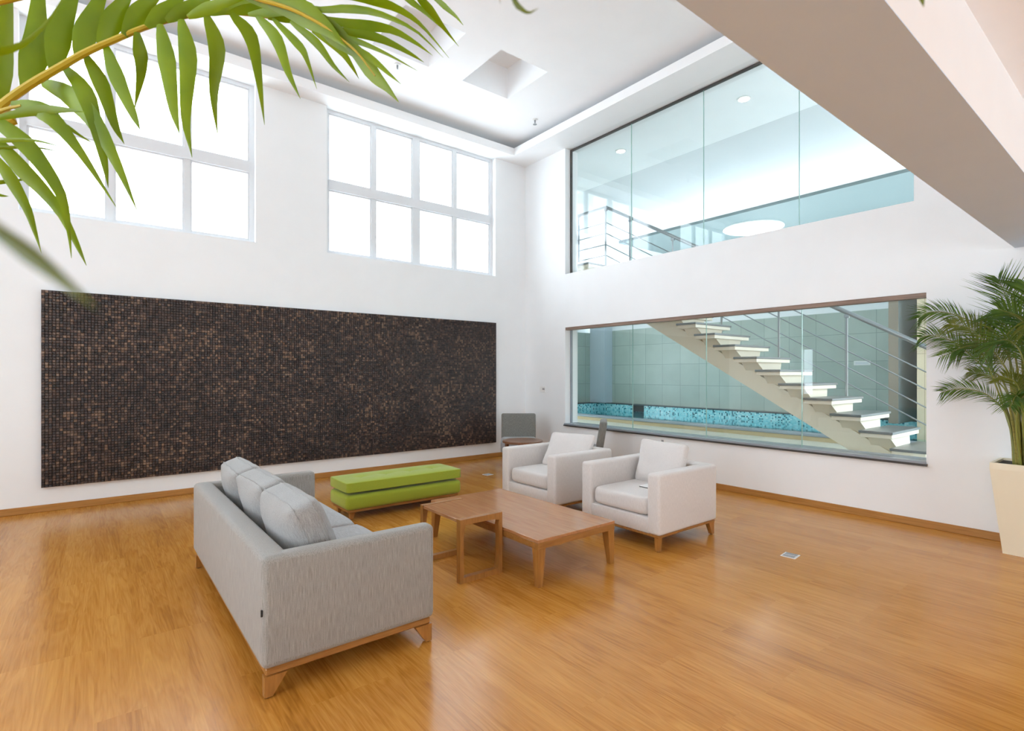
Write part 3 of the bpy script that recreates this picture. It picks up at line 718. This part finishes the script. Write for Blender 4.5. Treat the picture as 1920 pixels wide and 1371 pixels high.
# frond A : the long arching one
A = MB(); spine = [(-70, 262), (0, 200), (55, 160), (109, 128), (164, 97), (219, 73), (273, 51), (328, 35), (383, 26), (438, 25), (492, 31), (547, 40), (600, 64)]
root = Vector((-1.42, 2.17, .72))
sp = [root, root+Vector((.05, -.02, .75))]+px(spine, 1.42, 1.62)
spc = catmull(sp, 60); A.tube(spc, [.013-.0105*(i/60)**1.2 for i in range(61)], 8, 1)
low = [([(77,155),(128,179),(175,226),(220,310),(257,395)], 34), ([(120,124),(155,165),(175,219),(195,300),(203,352)], 27), ([(160,102),(190,157),(215,233),(233,270)], 24),
 ([(197,84),(219,146),(248,211),(263,244)], 23), ([(257,60),(265,128),(252,206)], 21), ([(299,45),(312,115),(325,204),(337,252)], 27), ([(339,36),(352,109),(348,219),(360,295)], 27),
 ([(387,28),(407,91),(401,175),(408,254)], 26), ([(434,26),(470,69),(485,146),(496,234)], 23), ([(481,29),(518,73),(540,135),(563,185)], 20), ([(511,34),(560,84),(576,113),(594,167)], 14),
 ([(544,40),(592,79),(625,123),(655,154)], 14), ([(585,58),(637,94),(660,125),(673,148)], 12)]
for l, w in low: leaf(A, px(l, 1.5, 1.5+rnd(-.12, .12)), w*1.18*1.5/F, 0, 12, None, rnd(-.35, .35), .2, .3)
upl = [([(0,205),(5,110),(14,0),(18,-80)], 36), ([(48,165),(66,90),(72,0),(78,-110)], 50), ([(100,132),(112,60),(136,-10),(165,-110)], 46), ([(147,107),(164,50),(188,-5),(220,-100)], 44),
 ([(188,84),(214,33),(236,-5),(280,-90)], 40), ([(233,66),(262,22),(292,-8),(350,-80)], 36), ([(275,50),(305,22),(335,-2),(400,-60)], 32), ([(312,39),(350,16),(385,-2),(460,-45)], 28),
 ([(352,32),(395,14),(440,0),(520,-25)], 24), ([(390,26),(430,14),(480,4),(560,-5)], 22), ([(428,25),(470,16),(520,12),(590,12)], 20), ([(465,27),(510,23),(560,24),(620,34)], 18), ([(502,34),(545,36),(590,45),(640,68)], 16)]
for l, w in upl: leaf(A, px(l, 1.5, 1.5+rnd(-.1, .15)), w*.9*1.5/F, 0, 12, None, rnd(-.2, .2), .12, .28)
local(A.build('frond', [M['leaf'], M['rachis']], t, 'angle'))
# frond B : crossing the top edge, fanning right
Bm = MB(); spine = [(330, -75), (420, -30), (477, -4), (540, 15), (592, 40), (633, 68), (670, 99), (703, 142)]
sp = [root+Vector((.03,.02,0)), root+Vector((.08,.0,.9))]+px(spine, 1.25, 1.22); spc = catmull(sp, 50)
Bm.tube(spc, [.008-.0064*(i/50) for i in range(51)], 8, 1)
fan = [([(520,5),(600,18),(640,16),(690,20),(739,36),(785,62),(831,108)], 13), ([(600,-12),(660,-6),(700,2),(735,12),(770,31),(800,58),(842,109)], 15), ([(575,30),(640,42),(690,48),(735,56),(779,80),(811,104)], 17),
 ([(595,44),(640,58),(699,68),(739,84),(775,104),(795,117)], 14), ([(610,56),(640,68),(680,81),(729,103),(783,133)], 10), ([(640,74),(665,90),(699,112),(729,138),(752,158)], 13),
 ([(633,66),(668,98),(703,143),(725,165),(748,192)], 26), ([(560,20),(600,42),(640,76),(672,104),(704,150)], 34), ([(500,2),(560,20),(610,52),(650,90)], 40), ([(430,-25),(510,-5),(575,20),(625,58)], 44),
 ([(735,-25),(767,0),(795,22),(829,54)], 10), ([(765,-35),(790,0),(812,26),(832,52),(860,87)], 15), ([(790,-25),(820,0),(838,16),(856,32),(869,48)], 9)]
for l, w in fan: leaf(Bm, px(l, 1.25, 1.25+rnd(-.06, .1)), w*1.15*1.25/F, 0, 12, None, rnd(-.3, .3), .15, .4)
local(Bm.build('frond', [M['leaf'], M['rachis']], t, 'angle'))
# frond C : lower left cluster
C = MB(); sp = [root+Vector((-.02,.03,0)), root+Vector((.0,.0,.7))]+px([(-190, 330), (-110, 265), (-50, 228), (10, 205), (40, 198)], 1.32, 1.3); spc = catmull(sp, 40)
C.tube(spc, [.011-.008*(i/40) for i in range(41)], 8, 1)
cl = [([(20,196),(69,203),(103,227),(154,290),(219,390)], 30), ([(-30,215),(0,232),(41,263),(79,308),(113,362),(127,417),(134,484)], 28), ([(-40,250),(0,273),(41,318),(79,356),(117,404),(147,465),(162,498)], 26),
 ([(-45,270),(0,308),(27,349),(51,393),(65,434),(78,475)], 20), ([(-10,222),(69,207),(120,206),(160,210)], 16), ([(-40,255),(0,263),(62,263),(122,277)], 8), ([(-40,280),(0,277),(69,277),(122,287)], 6),
 ([(-40,345),(0,342),(34,338),(82,332)], 7), ([(-40,355),(0,366),(17,368)], 6), ([(-50,405),(0,438),(31,458),(58,483)], 5), ([(60,210),(116,232),(150,254),(180,272)], 8)]
for l, w in cl: leaf(C, px(l, 1.3, 1.3+rnd(-.1, .1)), w*1.15*1.3/F, 0, 12, None, rnd(-.35, .35), .2, .35)
local(C.build('frond', [M['leaf'], M['rachis']], t, 'angle'))
# frond D : very close to the lens, soft
D = MB(); sp = [root+Vector((.02,-.03,0)), Vector((-.9, 1.6, 1.5)), unp(-900, 250, .40), unp(-420, 300, .30), unp(-120, 380, .22)]; spc = catmull(sp, 40)
D.tube(spc, [.009-.0075*(i/40) for i in range(41)], 8, 1)
leaf(D, px([(-120,350),(0,437),(80,497),(140,545),(182,580)], .105, .098), 36*.1/F, 2, 12, None, .2, .15, .4)
leaf(D, px([(-150,110),(-60,105),(0,97),(45,82),(90,40),(135,-30)], .5, .55), 16*.5/F, 0, 12, None, .4, .15, .4)
local(D.build('frond', [M['leaf'], M['rachis'], M['leaf_old']], t, 'angle'))
# frond E : high overhead, only its blurred tips dip into the frame
Em = MB(); sp = [root+Vector((.04,.03,0)), root+Vector((.2,-.2,1.2)), unp(500, -260, .55), unp(900, -170, .42), unp(1300, -160, .40), unp(1600, -140, .40)]; spc = catmull(sp, 50)
Em.tube(spc, [.009-.007*(i/50) for i in range(51)], 8, 1)
leaf(Em, px([(900,-170),(945,-60),(964,0),(977,16),(992,24),(1010,15)], .42, .40), 10*.42/F, 2, 12, None, .2, .15, .5)
leaf(Em, px([(905,-172),(930,-60),(938,8)], .42, .42), 8*.42/F, 2, 10, None, .2, .15, .5)
leaf(Em, px([(1600,-140),(1700,-80),(1726,-10),(1732,14)], .40, .40), 12*.4/F, 2, 10, None, .2, .15, .6)
local(Em.build('frond', [M['leaf'], M['rachis'], M['leaf_old']], t, 'angle'))

# --- palm by the right wall
PX, PY = 6.09, .80
t = thing('potted_palm', (PX, PY, 0), 'bushy palm in a tall cream square planter by the right wall', 'plant')
def local2(o): o.location = (-PX, -PY, 0); return o
b0, b1, zt_ = .145, .215, .755
q = lambda s, z: [(-s, -s, z), (s, -s, z), (s, s, z), (-s, s, z)]
m_ = MB(); m_.hexa(q(b0, 0), q(b1, zt_-.05)); r0, r1 = b1, b1-.022
m_.box((-r0, -r0, zt_-.05), (r0, -r1, zt_)); m_.box((-r0, r1, zt_-.05), (r0, r0, zt_)); m_.box((-r0, -r1, zt_-.05), (-r1, r1, zt_)); m_.box((r1, -r1, zt_-.05), (r0, r1, zt_))
m_.build('planter', M['pot'], t); MB().box((-r1, -r1, zt_-.05), (r1, r1, zt_-.02)).build('soil', M['soil'], t)
FACE = Vector((1, 0, 0))
def frond(spine, L0, n, wid, mt, droop=.25, lift=.0, start=.2, one=None):
    F_ = MB(); sc_ = catmull(spine, 40); n = int(n*1.45)
    F_.tube(sc_, [.0085-.0068*(i/40) for i in range(41)], 6, 1)
    for i in range(n):
        u = start+(1-start)*(i+.5)/n; k = u*40; a = int(k); p = sc_[a].lerp(sc_[min(a+1, 40)], k-a)
        tg = (sc_[min(a+2, 40)]-sc_[max(a-2, 0)]).normalized()
        ln = rnd(.82, 1.12)*L0*(math.sin(math.pi*(.12+.80*(u-start)/(1-start)))**.7)
        for s_ in (-1, 1):
            if one and s_ != one: continue
            sd = tg.cross(FACE).normalized()*s_; fw = .55+.7*u
            d = (tg*fw+sd*.9+Vector((rnd(-.25, .12), 0, lift))+Vector((rnd(-.10,.10), rnd(-.13,.13), rnd(-.13,.13)))).normalized()
            e = p+d*ln*.55+Vector((0, 0, -droop*ln*.12)); f = p+d*ln*(.97)+Vector((0, 0, -droop*ln*.5))
            for v in (e, f): v.x = min(v.x, 6.325)
            leaf(F_, [p, p.lerp(e, .5)+Vector((0,0,.01)), e, f], wid*.62*rnd(.85, 1.1), 0, 6, FACE, rnd(-.7, .7), .25, .35)
    return local2(F_.build('frond', [mt, M['rachis_olive']], t, 'angle'))
def spn(l, x0, x1): 
    n = len(l)-1; return [on_x(x, y, x0+(x1-x0)*i/n) for i, (x, y) in enumerate(l)]
base = lambda dx, dy: Vector((PX+dx, PY+dy, zt_-.03))
dk, lt = M['leaf_dark'], M['leaf_old']
frond([base(-.02, .05)]+spn([(1912,760),(1921,690),(1906,612),(1886,556),(1871,523)], 6.08, 6.02), .36, 26, .017, dk, .1, .05, .42)
frond([base(.0, .06)]+spn([(1912,790),(1898,690),(1862,622),(1807,597),(1772,586),(1740,586),(1723,597)], 6.10, 6.12), .22, 30, .016, dk, .35, .0, .45)
frond([base(-.06, .05)]+spn([(1908,780),(1894,710),(1870,668),(1842,636),(1814,614),(1780,608)], 5.98, 5.88), .27, 26, .020, lt, .5, .0, .42)
frond([base(.03, .07)]+spn([(1906,800),(1880,714),(1845,689),(1813,660),(1781,638),(1746,629),(1725,634)], 6.16, 6.12), .24, 28, .016, dk, .5, .0, .45)
frond([base(-.03, .09)]+spn([(1900,840),(1888,780),(1856,744),(1822,731),(1790,730),(1766,736)], 6.05, 6.08), .20, 26, .014, dk, .3, .0, .40)
frond([base(.05, .06)]+spn([(1905,820),(1890,742),(1862,709),(1838,701),(1818,698)], 6.18, 6.22), .17, 20, .013, lt, .4, .0, .5)
frond([base(.0, .0)]+spn([(1920,770),(1937,680),(1942,610),(1936,560),(1922,530)], 6.10, 6.0), .40, 28, .018, dk, .2, .05, .45)
frond([base(-.05, -.03)]+spn([(1925,780),(1945,690),(1930,620),(1900,590),(1872,580)], 6.0, 5.9), .34, 26, .019, dk, .5, .0, .45)
frond([base(-.07, .0)]+spn([(1918,790),(1925,720),(1915,665),(1895,640),(1870,640),(1850,660)], 5.95, 5.85), .30, 24, .019, dk, .7, .0, .45)
frond([base(-.03, -.08)]+spn([(1930,800),(1965,690),(1985,620),(2020,580)], 6.05, 5.95), .36, 24, .018, dk, .4, .0, .4)
frond([base(-.08, .04)]+spn([(1905,800),(1912,740),(1902,716),(1880,706)], 5.95, 5.84), .20, 18, .014, lt, .3, .0, .45)
frond([base(-.1, -.05)]+spn([(1925,800),(1945,730),(1970,700),(2010,700)], 5.95, 5.8), .30, 20, .018, dk, .5, .0, .4)
for k in range(11):   # the dense heart of the clump
    th = rnd(0, 6.28); R_ = rnd(.12, .42); hgt = rnd(.55, 1.35)
    e = Vector((PX+min(.14, math.cos(th)*R_*.6-.05), PY+math.sin(th)*R_+.02, zt_+hgt)); b = base(rnd(-.06, .06), rnd(-.06, .07))
    o_ = Vector((min(.05, math.cos(th)*.2), math.sin(th)*.24, -.06-rnd(0, .10)))
    frond([b, b.lerp(e, .55)+Vector((0, 0, .12)), e, e+o_], rnd(.18, .28), 20, .016, dk if k % 3 else lt, .5, .0, .38)
for dx, dy, hx, hy, h in ((-.04, .02, -.03, .06, .95), (-.02, -.05, -.04, -.03, .90), (.0, .03, .0, .02, 1.05), (-.07, .05, -.07, .05, .70), (-.02, .03, .02, .03, .72), (.03, .05, .03, .05, .66), (-.06, .0, -.05, .01, .80), (.02, -.04, .0, -.08, .74), (-.05, .07, -.04, .05, .55), (.05, .0, .05, .0, .68), (-.01, .09, .0, .06, .50)):
    p0 = base(dx, dy); local2(MB().tube(catmull([p0, p0+Vector((hx*.3, hy*.3, h*.5)), p0+Vector((hx, hy, h))], 10), [.015-.0009*i for i in range(11)], 8).build('cane', M['cane'], t, 'angle'))
